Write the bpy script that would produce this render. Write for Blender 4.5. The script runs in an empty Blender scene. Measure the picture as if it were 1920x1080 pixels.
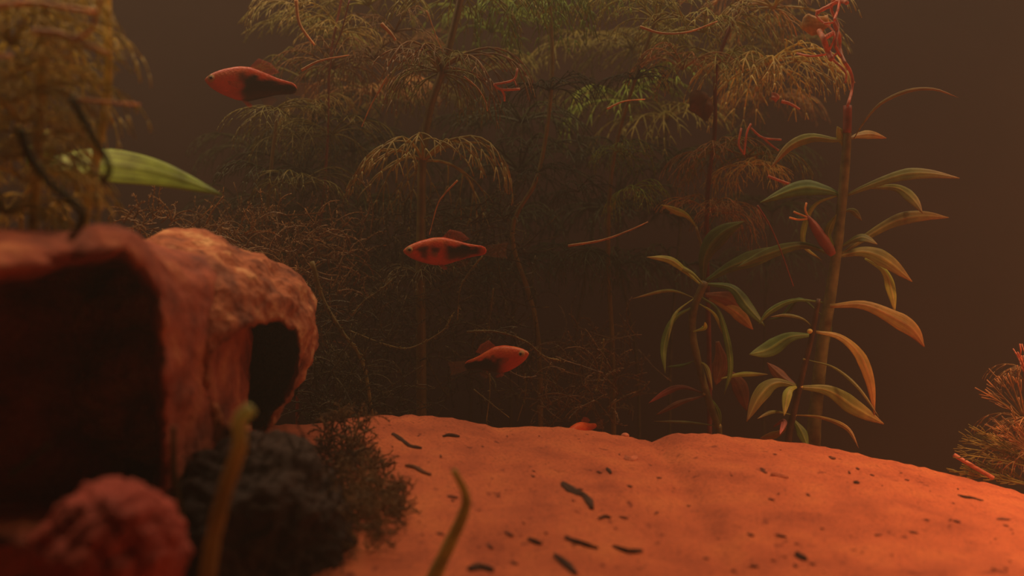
import bpy, math, random
from mathutils import Vector, Matrix, noise, Quaternion

C = bpy.data.collections.new('aquarium'); bpy.context.scene.collection.children.link(C)
sc = bpy.context.scene
# ------------------------------------------------------------------ camera
F = 1866.67; H = 0.10
cam = bpy.data.cameras.new('camera'); cam.lens = 35; cam.sensor_width = 36
cam.clip_start = 0.005; cam.clip_end = 20
cam.dof.use_dof = True; cam.dof.focus_distance = 0.435; cam.dof.aperture_fstop = 9.5
co = bpy.data.objects.new('camera', cam); C.objects.link(co)
co.location = (0, 0, H); co.rotation_euler = (math.radians(90), 0, 0)
sc.camera = co
sc.view_settings.view_transform = 'Standard'; sc.view_settings.look = 'None'
sc.view_settings.gamma = 1; sc.view_settings.use_curve_mapping = False
sc.view_settings.exposure = 0.0
# ------------------------------------------------------------------ world: dark room, tannin-brown water haze
w = bpy.data.worlds.new('world'); sc.world = w; w.use_nodes = True
nt = w.node_tree; nt.nodes.clear()
wo = nt.nodes.new('ShaderNodeOutputWorld'); bg = nt.nodes.new('ShaderNodeBackground')
bg.inputs[0].default_value = (0.03, 0.012, 0.006, 1); bg.inputs[1].default_value = 0.02
nt.links.new(bg.outputs[0], wo.inputs['Surface'])
vs = nt.nodes.new('ShaderNodeVolumeScatter'); vs.inputs['Color'].default_value = (1.0, 0.84, 0.70, 1)
vs.inputs['Density'].default_value = 0.285; vs.inputs['Anisotropy'].default_value = 0.25
va = nt.nodes.new('ShaderNodeVolumeAbsorption'); va.inputs['Color'].default_value = (0.85, 0.35, 0.0, 1)
va.inputs['Density'].default_value = 0.9
ad = nt.nodes.new('ShaderNodeAddShader')
nt.links.new(vs.outputs[0], ad.inputs[0]); nt.links.new(va.outputs[0], ad.inputs[1])
nt.links.new(ad.outputs[0], wo.inputs['Volume'])
# ------------------------------------------------------------------ tank hood lamp and two added fill lamps
def area(name, loc, sx, sy, e, col, rot=(0, 0, 0)):
    l = bpy.data.lights.new(name, 'AREA'); l.shape = 'RECTANGLE'; l.size = sx; l.size_y = sy
    l.energy = e; l.color = col
    o = bpy.data.objects.new(name, l); C.objects.link(o); o.location = loc; o.rotation_euler = rot
    return o
area('hood_lamp', (0.04, 0.49, 0.45), 0.88, 0.10, 1.72, (1.0, 0.89, 0.68))
ll = area('fill_lamp_left', (-0.19, 0.27, 0.40), 0.14, 0.06, 0.15, (1.0, 0.72, 0.44)); ll.data.spread = math.radians(70)  # added fill lamp, brightens the left weeds and the rock tops
wl = area('fill_lamp_warm', (0.40, 0.25, 0.40), 0.12, 0.08, 1.75, (1.0, 0.60, 0.34), (math.radians(4), math.radians(4), 0)); wl.data.spread = math.radians(96)  # added fill lamp, brightens the sand at front right

# ------------------------------------------------------------------ helpers
def P(px, py, d): return Vector(((px - 960) / F * d, d, H - (py - 540) / F * d))
def S(px, d): return px / F * d
class MB:
    def __init__(s): s.v = []; s.f = []; s.c = []
    def ring_loft(s, rings, cols=None, cap=True):
        b = len(s.v); n = len(rings[0])
        for i, r in enumerate(rings):
            for j, p in enumerate(r):
                s.v.append(tuple(p)); s.c.append(cols[i][j] if cols else (0, 0, 0, 1))
        for i in range(len(rings) - 1):
            for j in range(n):
                k = (j + 1) % n
                s.f.append((b + i*n + j, b + i*n + k, b + (i+1)*n + k, b + (i+1)*n + j))
        if cap:
            s.f.append(tuple(b + j for j in reversed(range(n))))
            e = b + (len(rings) - 1) * n
            s.f.append(tuple(e + j for j in range(n)))
    def tube(s, pts, rad, n=5, col=None):
        if len(pts) < 2: return
        rings = []; up = None; cols = []
        for i, p in enumerate(pts):
            t = (pts[min(i+1, len(pts)-1)] - pts[max(i-1, 0)])
            if t.length < 1e-9: t = Vector((0, 0, 1))
            t.normalize()
            if up is None:
                up = t.orthogonal().normalized()
            else:
                up = up - t * up.dot(t)
                up = up.normalized() if up.length > 1e-6 else t.orthogonal().normalized()
            sd = t.cross(up)
            r = rad[i] if isinstance(rad, (list, tuple)) else rad
            rings.append([p + (up * math.cos(a) + sd * math.sin(a)) * r for a in [2*math.pi*j/n for j in range(n)]])
            tt = i / (len(pts) - 1)
            cols.append([(tt, 0.5, 0, 1)] * n)
        s.ring_loft(rings, cols)
    def blade(s, pts, widths, nrm, thick=0.0003, fold=0.25, tilt=0.0):
        rings = []; cols = []; m = len(pts)
        for i, p in enumerate(pts):
            t = (pts[min(i+1, m-1)] - pts[max(i-1, 0)]).normalized()
            nn = nrm - t * nrm.dot(t)
            nn = nn.normalized() if nn.length > 1e-5 else t.orthogonal().normalized()
            if tilt: nn = Quaternion(t, tilt) @ nn
            sd = t.cross(nn).normalized(); wd = max(widths[i], 1e-5) / 2; th = min(thick, wd * .6)
            r = []; cc = []
            for u, k in ((-1, 0), (-.95, .7), (-.5, 1), (-.14, .8), (0, 1.7), (.14, .8), (.5, 1), (.95, .7), (1, 0), (.95, -.7), (.5, -1), (0, -1.5), (-.5, -1), (-.95, -.7)):
                r.append(p + sd * (u * wd) + nn * (-abs(u) * wd * fold + th * k))
                cc.append((i / (m - 1), abs(u), 0, 1))
            rings.append(r); cols.append(cc)
        s.ring_loft(rings, cols)
    def ball(s, c, r, n=8, sq=(1, 1, 1)):
        rings = []
        for i in range(n + 1):
            a = math.pi * i / n; rr = max(math.sin(a), .02)
            rings.append([Vector((c[0] + r*sq[0]*rr*math.cos(b), c[1] + r*sq[1]*rr*math.sin(b), c[2] - r*sq[2]*math.cos(a)))
                          for b in [2*math.pi*j/(n+2) for j in range(n+2)]])
        s.ring_loft(rings)
    def mesh(s, name, smooth=True):
        me = bpy.data.meshes.new(name); me.from_pydata(s.v, [], s.f); me.update()
        ca = me.color_attributes.new('Col', 'FLOAT_COLOR', 'POINT')
        flat = [x for c in s.c for x in c]; ca.data.foreach_set('color', flat)
        if smooth: me.polygons.foreach_set('use_smooth', [True] * len(me.polygons))
        return me
    def build(s, name, mat, parent=None, smooth=True, origin=None):
        if origin is not None:
            s.v = [(a - origin[0], b - origin[1], c - origin[2]) for a, b, c in s.v]
        me = s.mesh(name, smooth); me.materials.append(mat)
        o = bpy.data.objects.new(name, me); C.objects.link(o)
        if origin is not None: o.location = origin
        if parent is not None:
            o.parent = parent
            o.location = (Vector(origin) if origin is not None else Vector((0, 0, 0))) - parent.location
        return o
def tag(o, label=None, cat=None, group=None, kind=None):
    if label: o['label'] = label
    if cat: o['category'] = cat
    if group: o['group'] = group
    if kind: o['kind'] = kind
    return o
def empty(name, loc, label, cat, group=None):
    o = bpy.data.objects.new(name, None); C.objects.link(o); o.location = loc; o.empty_display_size = .01
    return tag(o, label, cat, group)
def spline(ctrl, n):
    c = [ctrl[0] * 2 - ctrl[1]] + list(ctrl) + [ctrl[-1] * 2 - ctrl[-2]]
    out = []; k = len(ctrl) - 1
    for i in range(n + 1):
        u = i / n * k; j = min(int(u), k - 1); t = u - j
        a, b, d, e = c[j], c[j+1], c[j+2], c[j+3]
        out.append(.5 * ((2*b) + (d - a)*t + (2*a - 5*b + 4*d - e)*t*t + (3*b - a - 3*d + e)*t*t*t))
    return out
def lerp_tab(tab, x):
    if x <= tab[0][0]: return tab[0][1]
    for (a, b), (c, d) in zip(tab, tab[1:]):
        if x <= c: return b + (d - b) * (x - a) / (c - a)
    return tab[-1][1]

# ------------------------------------------------------------------ materials
def nmat(name):
    m = bpy.data.materials.new(name); m.use_nodes = True; nt = m.node_tree; nt.nodes.clear()
    return m, nt, nt.nodes.new, nt.links.new
def ramp(nt, fac, stops):
    r = nt.nodes.new('ShaderNodeValToRGB'); e = r.color_ramp.elements
    e[0].position, e[0].color = stops[0][0], (*stops[0][1], 1)
    e[1].position, e[1].color = stops[-1][0], (*stops[-1][1], 1)
    for p, c in stops[1:-1]:
        x = e.new(p); x.color = (*c, 1)
    nt.links.new(fac, r.inputs[0]); return r.outputs[0]
def leaf_mat(name, base, tip, rib=None, trans=0.45, rough=0.45, scale=220, var=0.5):
    m, nt, N, L = nmat(name)
    out = N('ShaderNodeOutputMaterial'); p = N('ShaderNodeBsdfPrincipled'); tr = N('ShaderNodeBsdfTranslucent'); mx = N('ShaderNodeMixShader')
    at = N('ShaderNodeAttribute'); at.attribute_name = 'Col'; sp = N('ShaderNodeSeparateColor'); L(at.outputs['Color'], sp.inputs[0])
    tc = N('ShaderNodeTexCoord'); nz = N('ShaderNodeTexNoise'); nz.inputs['Scale'].default_value = scale; nz.inputs['Detail'].default_value = 4
    L(tc.outputs['Object'], nz.inputs['Vector'])
    oi = N('ShaderNodeObjectInfo')
    mid = tuple((a + b) / 2 for a, b in zip(base, tip))
    c1 = ramp(nt, sp.outputs[0], [(0, base), (.55, base), (.8, mid), (1, tip)])
    if rib:
        mr = N('ShaderNodeMix'); mr.data_type = 'RGBA'
        rr = ramp(nt, sp.outputs[1], [(0, (.75,)*3), (.1, (.5,)*3), (.22, (0,)*3)])
        L(rr, mr.inputs[0]); L(c1, mr.inputs[6]); mr.inputs[7].default_value = (*rib, 1); c1 = mr.outputs[2]
    mn = N('ShaderNodeMapRange'); mn.inputs[3].default_value = 1 - var; mn.inputs[4].default_value = 1 + var
    mn.inputs[1].default_value = .25; mn.inputs[2].default_value = .75; L(nz.outputs[0], mn.inputs[0])
    cb = N('ShaderNodeCombineXYZ'); m1 = N('ShaderNodeMath'); m1.operation = 'MULTIPLY'; m1.inputs[1].default_value = 14; L(sp.outputs[1], m1.inputs[0])
    m2 = N('ShaderNodeMath'); m2.operation = 'MULTIPLY'; m2.inputs[1].default_value = 2.5; L(sp.outputs[0], m2.inputs[0])
    m3 = N('ShaderNodeMath'); m3.operation = 'MULTIPLY'; m3.inputs[1].default_value = 40; L(oi.outputs['Random'], m3.inputs[0])
    L(m1.outputs[0], cb.inputs[0]); L(m2.outputs[0], cb.inputs[1]); L(m3.outputs[0], cb.inputs[2])
    nv = N('ShaderNodeTexNoise'); nv.inputs['Scale'].default_value = 1; nv.inputs['Detail'].default_value = 2; L(cb.outputs[0], nv.inputs['Vector'])
    mv = N('ShaderNodeMapRange'); mv.inputs[1].default_value = .3; mv.inputs[2].default_value = .7; mv.inputs[3].default_value = 1 - var * .9; mv.inputs[4].default_value = 1 + var * .9; L(nv.outputs[0], mv.inputs[0])
    mo = N('ShaderNodeMapRange'); mo.inputs[3].default_value = .75; mo.inputs[4].default_value = 1.25; L(oi.outputs['Random'], mo.inputs[0])
    mm = N('ShaderNodeMath'); mm.operation = 'MULTIPLY'; L(mn.outputs[0], mm.inputs[0]); L(mo.outputs[0], mm.inputs[1])
    mq = N('ShaderNodeMath'); mq.operation = 'MULTIPLY'; L(mm.outputs[0], mq.inputs[0])
    if rib: L(mv.outputs[0], mq.inputs[1])
    else: mq.inputs[1].default_value = 1
    mu = N('ShaderNodeVectorMath'); mu.operation = 'SCALE'; L(c1, mu.inputs[0]); L(mq.outputs[0], mu.inputs['Scale'])
    L(mu.outputs[0], p.inputs['Base Color']); L(mu.outputs[0], tr.inputs[0]); p.inputs['Roughness'].default_value = rough
    bp = N('ShaderNodeBump'); bp.inputs['Strength'].default_value = .25; bp.inputs['Distance'].default_value = .0004
    L(nz.outputs[0], bp.inputs['Height']); L(bp.outputs[0], p.inputs['Normal'])
    mx.inputs[0].default_value = trans; L(p.outputs[0], mx.inputs[1]); L(tr.outputs[0], mx.inputs[2]); L(mx.outputs[0], out.inputs[0])
    return m
def rock_mat(name, a, b, c, scale=60, bump=.6):
    m, nt, N, L = nmat(name)
    out = N('ShaderNodeOutputMaterial'); p = N('ShaderNodeBsdfPrincipled'); tc = N('ShaderNodeTexCoord')
    n1 = N('ShaderNodeTexNoise'); n1.inputs['Scale'].default_value = scale; n1.inputs['Detail'].default_value = 8; n1.inputs['Roughness'].default_value = .65
    L(tc.outputs['Object'], n1.inputs['Vector'])
    n2 = N('ShaderNodeTexVoronoi'); n2.inputs['Scale'].default_value = scale * 5; L(tc.outputs['Object'], n2.inputs['Vector'])
    L(ramp(nt, n1.outputs[0], [(.3, a), (.52, b), (.72, c)]), p.inputs['Base Color'])
    p.inputs['Roughness'].default_value = .85
    ma = N('ShaderNodeMath'); ma.operation = 'MULTIPLY_ADD'; L(n2.outputs[0], ma.inputs[0]); ma.inputs[1].default_value = .3; L(n1.outputs[0], ma.inputs[2])
    bp = N('ShaderNodeBump'); bp.inputs['Strength'].default_value = bump; bp.inputs['Distance'].default_value = .003
    L(ma.outputs[0], bp.inputs['Height']); L(bp.outputs[0], p.inputs['Normal']); L(p.outputs[0], out.inputs[0])
    return m
def plain(name, col, rough=.6, var=.3, scale=300):
    return rock_mat(name, tuple(x*(1-var) for x in col), col, tuple(min(1, x*(1+var)) for x in col), scale, .2)

M = {}
M['green'] = leaf_mat('stonewort green', (.26, .40, .05), (.50, .60, .09))
M['olive'] = leaf_mat('stonewort olive', (.34, .32, .07), (.52, .46, .11))
M['olive_shade'] = leaf_mat('stonewort shaded olive', (.06, .08, .02), (.10, .12, .03))  # shade inside the thicket put into the leaf colour
M['rust'] = leaf_mat('stonewort rust', (.42, .27, .09), (.72, .40, .16))
M['moss'] = leaf_mat('moss green', (.24, .20, .06), (.46, .36, .11), var=.6)
M['moss_brown'] = leaf_mat('moss brown', (.32, .20, .08), (.55, .34, .13), var=.6)
M['moss_deep'] = leaf_mat('moss deep', (.10, .085, .03), (.20, .16, .05), var=.8)  # moss green darkened, the thicket's shade put into its colour
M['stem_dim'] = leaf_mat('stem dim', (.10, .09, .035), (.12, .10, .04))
M['moss_shade'] = leaf_mat('moss shade', (.035, .025, .012), (.06, .04, .018), var=.6)  # black shade at front left put into the moss colour
M['broad'] = leaf_mat('broad leaf', (.26, .32, .07), (.50, .33, .12), rib=(.62, .62, .20), var=.25)
M['broad_green'] = leaf_mat('broad leaf green', (.13, .24, .04), (.22, .30, .06), rib=(.40, .52, .12), var=.25)
M['broad_yellow'] = leaf_mat('broad leaf yellow', (.46, .58, .10), (.58, .52, .13), rib=(.8, .7, .25), var=.25)
M['broad_orange'] = leaf_mat('broad leaf orange', (.50, .40, .10), (.62, .34, .12), rib=(.65, .40, .15), var=.25)
M['broad_brown'] = leaf_mat('broad leaf brown', (.28, .12, .05), (.34, .13, .05), rib=(.35, .2, .08), var=.35)
M['broad_red'] = leaf_mat('broad leaf red', (.20, .07, .05), (.75, .18, .14), rib=(.4, .14, .1), var=.25)
M['stem'] = leaf_mat('stem', (.30, .25, .08), (.32, .24, .08), trans=.3, var=.3)
M['stem_red'] = leaf_mat('stem red', (.30, .09, .055), (.36, .10, .06), trans=.3, var=.4)
M['root'] = leaf_mat('root red', (.85, .33, .20), (.85, .36, .22), trans=.3, var=.4)
M['orange_strand'] = leaf_mat('orange strand', (.60, .34, .12), (.95, .55, .22), trans=.3, var=.35)
M['sword'] = leaf_mat('sword leaf', (.38, .56, .08), (.26, .44, .07), rib=(.42, .60, .10), var=.45, scale=120)
M['front_olive'] = leaf_mat('front weed', (.64, .56, .19), (.75, .64, .24), trans=.6)
M['front_stalk'] = leaf_mat('front stalk', (.55, .42, .17), (.85, .90, .42), trans=.6, scale=90)
M['front_dark'] = leaf_mat('front dark', (.09, .10, .03), (.12, .12, .04))
M['rock'] = rock_mat('lava rock', (.14, .032, .02), (.46, .11, .05), (.70, .28, .11))
M['rock_lit'] = rock_mat('rough rock', (.10, .025, .015), (.50, .16, .06), (.90, .58, .26), 70, 1.0)  # highlights of the rock top put into the pale end of its colour
M['rock_red'] = rock_mat('red stone', (.30, .05, .035), (.50, .09, .06), (.60, .15, .09), 40)
M['rock_shade'] = rock_mat('shaded boulder', (.015, .008, .005), (.03, .014, .008), (.06, .03, .014))  # black shade at front left put into the colour of an added boulder
M['debris'] = plain('leaf debris', (.075, .038, .024))
M['speck'] = plain('speck', (.20, .07, .04)); M['algae'] = leaf_mat('algae', (.60, .36, .10), (.60, .36, .10)); M['gold'] = leaf_mat('stonewort gold', (.62, .52, .16), (.80, .66, .22)); M['stem_mid'] = leaf_mat('stem mid', (.17, .16, .055), (.20, .17, .06), trans=.35)
M['stem_dark'] = leaf_mat('stem dark', (.11, .065, .035), (.13, .075, .04))
M['front_stem'] = leaf_mat('front stem', (.48, .40, .14), (.55, .46, .16), trans=.6)
M['pebble'] = plain('pebble', (.62, .22, .12))
M['wall'] = plain('tank wall', (.035, .018, .012), scale=8)
M['iris'] = plain('fish iris', (.45, .28, .10), scale=900)
mm_, nt_, N_, L_ = nmat('fish pupil'); p_ = N_('ShaderNodeBsdfPrincipled'); o_ = N_('ShaderNodeOutputMaterial')
p_.inputs['Base Color'].default_value = (.005, .004, .003, 1); p_.inputs['Roughness'].default_value = .15; L_(p_.outputs[0], o_.inputs[0]); M['pupil'] = mm_
# fish skin: pigment painted on the vertices
m, nt, N, L = nmat('fish skin'); out = N('ShaderNodeOutputMaterial'); p = N('ShaderNodeBsdfPrincipled')
at = N('ShaderNodeAttribute'); at.attribute_name = 'Col'; tc = N('ShaderNodeTexCoord'); vo = N('ShaderNodeTexVoronoi'); vo.inputs['Scale'].default_value = 1100
L(tc.outputs['Object'], vo.inputs['Vector']); bp = N('ShaderNodeBump'); bp.inputs['Strength'].default_value = .35; bp.inputs['Distance'].default_value = .0003
L(vo.outputs[0], bp.inputs['Height']); L(bp.outputs[0], p.inputs['Normal']); L(at.outputs['Color'], p.inputs['Base Color'])
p.inputs['Roughness'].default_value = .4; L(p.outputs[0], out.inputs[0]); M['fish'] = m
def fin_mat(name, col, alpha):
    m, nt, N, L = nmat(name); out = N('ShaderNodeOutputMaterial'); p = N('ShaderNodeBsdfPrincipled'); t = N('ShaderNodeBsdfTransparent'); tl = N('ShaderNodeBsdfTranslucent')
    a = N('ShaderNodeMixShader'); b = N('ShaderNodeMixShader'); a.inputs[0].default_value = .5; b.inputs[0].default_value = alpha
    p.inputs['Base Color'].default_value = (*col, 1); tl.inputs[0].default_value = (*col, 1)
    L(p.outputs[0], a.inputs[1]); L(tl.outputs[0], a.inputs[2]); L(t.outputs[0], b.inputs[1]); L(a.outputs[0], b.inputs[2]); L(b.outputs[0], out.inputs[0]); return m
M['fin_red'] = fin_mat('red fin', (.55, .10, .04), .32)
M['fin_clear'] = fin_mat('clear fin', (.42, .18, .07), .15)
M['fin_dark'] = fin_mat('dark fin', (.03, .015, .01), .7)
# sand
m, nt, N, L = nmat('sand'); out = N('ShaderNodeOutputMaterial'); p = N('ShaderNodeBsdfPrincipled'); tc = N('ShaderNodeTexCoord')
n1 = N('ShaderNodeTexNoise'); n1.inputs['Scale'].default_value = 55; n1.inputs['Detail'].default_value = 6; L(tc.outputs['Object'], n1.inputs['Vector'])
n2 = N('ShaderNodeTexNoise'); n2.inputs['Scale'].default_value = 900; n2.inputs['Detail'].default_value = 3; L(tc.outputs['Object'], n2.inputs['Vector'])
c1 = ramp(nt, n1.outputs[0], [(.3, (.40, .096, .037)), (.5, (.54, .140, .052)), (.72, (.63, .19, .063))])
c2 = ramp(nt, n2.outputs[0], [(.28, (.4, .35, .35)), (.46, (.88, .88, .88)), (.6, (1, 1, 1)), (.75, (1.0, 1.0, 1.0))])
mx = N('ShaderNodeMix'); mx.data_type = 'RGBA'; mx.blend_type = 'MULTIPLY'; mx.inputs[0].default_value = .8
L(c1, mx.inputs[6]); L(c2, mx.inputs[7])
mp = N('ShaderNodeMapping'); mp.inputs['Scale'].default_value = (1.0, .8, 1); mp.inputs['Rotation'].default_value = (0, 0, -.5); L(tc.outputs['Object'], mp.inputs[0])
n3 = N('ShaderNodeTexNoise'); n3.inputs['Scale'].default_value = 190; n3.inputs['Detail'].default_value = 2; L(mp.outputs[0], n3.inputs['Vector'])
c3 = ramp(nt, n3.outputs[0], [(.27, (.35, .22, .2)), (.33, (1, 1, 1)), (1, (1, 1, 1))])
mx2 = N('ShaderNodeMix'); mx2.data_type = 'RGBA'; mx2.blend_type = 'MULTIPLY'; mx2.inputs[0].default_value = .8
L(mx.outputs[2], mx2.inputs[6]); L(c3, mx2.inputs[7]); L(mx2.outputs[2], p.inputs['Base Color'])
p.inputs['Roughness'].default_value = .9
bp = N('ShaderNodeBump'); bp.inputs['Strength'].default_value = .5; bp.inputs['Distance'].default_value = .0006; L(n2.outputs[0], bp.inputs['Height']); L(bp.outputs[0], p.inputs['Normal'])
L(p.outputs[0], out.inputs[0]); M['sand'] = m

# ------------------------------------------------------------------ setting
YC = 0.40
crest = [(-400, 800), (400, 800), (600, 792), (690, 779), (760, 777), (850, 783), (900, 793), (945, 802), (985, 797), (1060, 801), (1120, 808), (1180, 818), (1222, 829),
         (1252, 813), (1330, 811), (1420, 822), (1520, 832), (1600, 848), (1700, 869), (1800, 893), (1860, 908), (1920, 926), (2300, 1010)]
def sand_z(x, y):
    px = x / YC * F + 960; jag = 1.0 * noise.noise(Vector((px * .05, 3.1, 0))) * 4
    zc = H - (lerp_tab(crest, px) + jag - 540) / F * YC
    zn = 0.016 + 0.004 * noise.noise(Vector((x * 9, y * 9, 1)))
    if y < YC:
        t = max(0, min(1, (y - .16) / (YC - .16))); s = t * t * (3 - 2 * t) * .35 + t * .65
        z = zn + (zc - zn) * s
    else:
        z = max(zc - (y - YC) * .8 - .0005, -.06 + .003 * noise.noise(Vector((x*12, y*12, 5))))
    e = min(1, abs(y - YC) / .03)
    return z + e * .0016 * noise.noise(Vector((x * 40, y * 40, 2))) + .0005 * noise.noise(Vector((x * 160, y * 160, 0)))
b = MB(); nx, ny = 360, 230; x0, x1, y0, y1 = -.48, .48, .02, .74
for j in range(ny + 1):
    for i in range(nx + 1):
        x = x0 + (x1 - x0) * i / nx; y = y0 + (y1 - y0) * j / ny
        b.v.append((x, y, sand_z(x, y))); b.c.append((0, 0, 0, 1))
for j in range(ny):
    for i in range(nx):
        a = j * (nx + 1) + i; b.f.append((a, a + 1, a + nx + 2, a + nx + 1))
n0 = len(b.v)   # sides and underside
per = [i for i in range(nx + 1)] + [j*(nx+1)+nx for j in range(1, ny+1)] + [ny*(nx+1)+i for i in range(nx-1, -1, -1)] + [j*(nx+1) for j in range(ny-1, 0, -1)]
for k in per: x, y, z = b.v[k]; b.v.append((x, y, -.075)); b.c.append((0, 0, 0, 1))
for k in range(len(per)):
    l = (k + 1) % len(per); b.f.append((per[k], n0 + k, n0 + l, per[l]))
b.f.append(tuple(n0 + k for k in reversed(range(len(per)))))
tag(b.build('floor', M['sand']), 'orange sand bed rising to a low crest', kind='structure')
def boxo(name, lo, hi, mat, label):
    b = MB(); x0, y0, z0 = lo; x1, y1, z1 = hi
    b.ring_loft([[Vector(q) for q in ((x0, y0, z), (x1, y0, z), (x1, y1, z), (x0, y1, z))] for z in (z0, z1)])
    return tag(b.build(name, mat, smooth=False), label, kind='structure')
boxo('wall_back', (-.50, .74, -.075), (.50, .755, .44), M['wall'], 'dark brown back wall of the tank')
boxo('wall_right', (.48, .0, -.075), (.495, .74, .44), M['wall'], 'dark right wall of the tank')
boxo('wall_left', (-.495, .0, -.075), (-.48, .74, .44), M['wall'], 'dark left wall of the tank')

# ------------------------------------------------------------------ rocks
def ico(sub=5):
    import bmesh
    bm = bmesh.new(); bmesh.ops.create_icosphere(bm, subdivisions=sub, radius=1)
    v = [x.co.copy() for x in bm.verts]; f = [tuple(q.index for q in x.verts) for x in bm.faces]; bm.free(); return v, f
ICO = ico(6)
def rock(name, c, r, mat, label, seed, power=2.6, amp=.12, dents=(), bumps=(), rot=(0, 0, 0), freq=1.6, parent=None, fn=None):
    b = MB(); R = Matrix.Rotation(rot[2], 3, 'Z') @ Matrix.Rotation(rot[1], 3, 'Y') @ Matrix.Rotation(rot[0], 3, 'X')
    o = Vector((seed * 7.3, seed * 3.1, seed))
    for v in ICO[0]:
        k = (abs(v.x)**power + abs(v.y)**power + abs(v.z)**power) ** (-1 / power)
        p = v * k
        d = amp * noise.noise(v * freq + o) + amp * .5 * noise.noise(v * freq * 2.7 + o) + amp * .22 * noise.noise(v * freq * 7 + o) + amp * .10 * noise.noise(v * freq * 18 + o) - amp * .35 * abs(noise.noise(v * freq * 4 + o * 2))
        p = p * (1 + d)
        q = R @ Vector((p.x * r[0], p.y * r[1], p.z * r[2])) + c
        for dc, dr, dd in dents:
            e = (q - dc).length
            if e < dr:
                t = 1 - e / dr; t = min(1, t * 1.8); q = q + (c - dc).normalized() * 0 + Vector((-.25, 1, -.05)).normalized() * dd * t * t * (3 - 2*t)
        for dc, dr, dv in bumps:
            e = (q - dc).length
            if e < dr: t = 1 - e / dr; q = q + dv * t * t * (3 - 2*t)
        if fn: q = fn(q)
        b.v.append(tuple(q)); b.c.append((0, 0, 0, 1))
    b.f = list(ICO[1])
    base = Vector((c.x, c.y, c.z - r[2]))
    ob = b.build(name, mat, parent, origin=base)
    if label: tag(ob, label, 'rock')
    return ob
def poly_in(px, py, poly):
    c = False; n = len(poly); dm = 1e9
    for k in range(n):
        x1, y1 = poly[k]; x2, y2 = poly[(k + 1) % n]
        if (y1 > py) != (y2 > py) and px < (x2 - x1) * (py - y1) / (y2 - y1) + x1: c = not c
        dx, dy = x2 - x1, y2 - y1; t = max(0, min(1, ((px - x1) * dx + (py - y1) * dy) / (dx*dx + dy*dy)))
        dm = min(dm, math.hypot(px - x1 - t * dx, py - y1 - t * dy))
    return dm if c else -dm
def hollow(poly, d, depth, soft, cy):
    """a cave whose mouth has the given outline at distance d"""
    def f(q):
        if q.y > cy: return q
        e = poly_in(q.x / q.y * F + 960, 540 - (q.z - H) / q.y * F, poly) + noise.noise(q * 160) * 5
        t = max(0, min(1, e / soft)); t = t * t * (3 - 2 * t)
        return q + Vector((q.x, q.y, (q.z - H) * .6)).normalized() * depth * t
    return f
d = .25
rock('rock', Vector((P(70, 735, d).x, .27, P(70, 735, d).z)), (S(262, d), .085, S(292, d)), M['rock'], 'big reddish rock at left with a wide black cave mouth facing forward', 3, power=4.2, amp=.075,
     bumps=[(P(235, 470, .235), .022, Vector((0.001, 0, .006)))],
     fn=hollow([(-300, 560), (-60, 520), (60, 508), (110, 487), (180, 482), (225, 470), (265, 505), (293, 550), (300, 650), (305, 780), (310, 900), (290, 1020), (-300, 1020)], .20, .085, 26, .27))
d = .335
rock('rock', P(385, 655, d), (S(172, d), .065, S(190, d)), M['rock_lit'], 'rugged orange lit rock with a black hollow at its right, behind the big rock', 8, power=2.9, amp=.12, rot=(0, math.radians(16), 0),
     bumps=[(P(330, 480, d), .03, Vector((0, 0, .004)))],
     fn=hollow([(405, 650), (455, 612), (525, 598), (556, 622), (574, 690), (580, 760), (560, 815), (500, 822), (430, 800), (398, 745), (392, 690)], .285, .10, 16, .335))
rock('rock', P(462, 535, .37), (S(66, .37), .02, S(60, .37)), M['rock'], 'small rounded dark red rock peeping out behind the rugged orange rock', 14, power=2.2, amp=.10)
rock('rock', P(215, 1035, .185), (S(125, .185), .016, S(128, .185)), M['rock_red'], 'low red stone in the front left corner below the big rock', 21, power=2.1, amp=.22, rot=(0, math.radians(16), 0))
rock('rock', P(490, 1010, .27), (S(170, .27), .03, S(175, .27)), M['rock_shade'], 'added boulder coloured dark for the shade low at front between big rock and sand', 31, power=2.2, amp=.2)

# ------------------------------------------------------------------ stonewort / limnophila leaves
def fork_leaf(b, org, az, L, elev, droop, rnd, r0=.00046, dens=1.0):
    """a finely forked leaf growing out sideways and drooping"""
    h = Vector((math.cos(az), math.sin(az), 0)); up = Vector((0, 0, 1)); side = Vector((-math.sin(az), math.cos(az), 0))
    side = Quaternion(h, rnd.uniform(-.5, .5)) @ side
    pts = []; p = org.copy(); n = 9; ang = elev
    for i in range(n + 1):
        pts.append(p.copy()); dv = h * math.cos(ang) + up * math.sin(ang); p = p + dv * (L / n); ang -= droop / n * (1.4 if i > n * .4 else .7)
    b.tube(pts, [r0 * (1.3 - .8 * i / n) for i in range(n + 1)], 4)
    def twig(p, dv, l, lv, r):
        m = 4; q = p.copy(); tp = [q.copy()]; dd = dv.copy()
        for k in range(m):
            dd = (dd + Vector((0, 0, -.10 * droop))).normalized(); q = q + dd * (l / m); tp.append(q.copy())
        b.tube(tp, [r * (1 - .5 * k / m) for k in range(m + 1)], 3)
        if lv > 0:
            nn = dd.cross(side).normalized() if dd.cross(side).length > 1e-3 else up
            for sg in (-1, 1):
                twig(q, (Quaternion(nn, sg * rnd.uniform(.28, .5)) @ dd), l * rnd.uniform(.55, .8), lv - 1, r * .85)
    for t in (.38, .58, .78):
        i = int(t * n); dv = (pts[i+1] - pts[i]).normalized()
        for sg in (-1, 1):
            a = rnd.uniform(.45, .8)
            tv = (dv * math.cos(a) + side * sg * math.sin(a)).normalized()
            twig(pts[i], tv, L * (.36 - .16 * t) * rnd.uniform(.8, 1.2), 1, r0 * .8)
    twig(pts[-1], (pts[-1] - pts[-2]).normalized(), L * .14, 1, r0 * .7)
WH = {}
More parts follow.
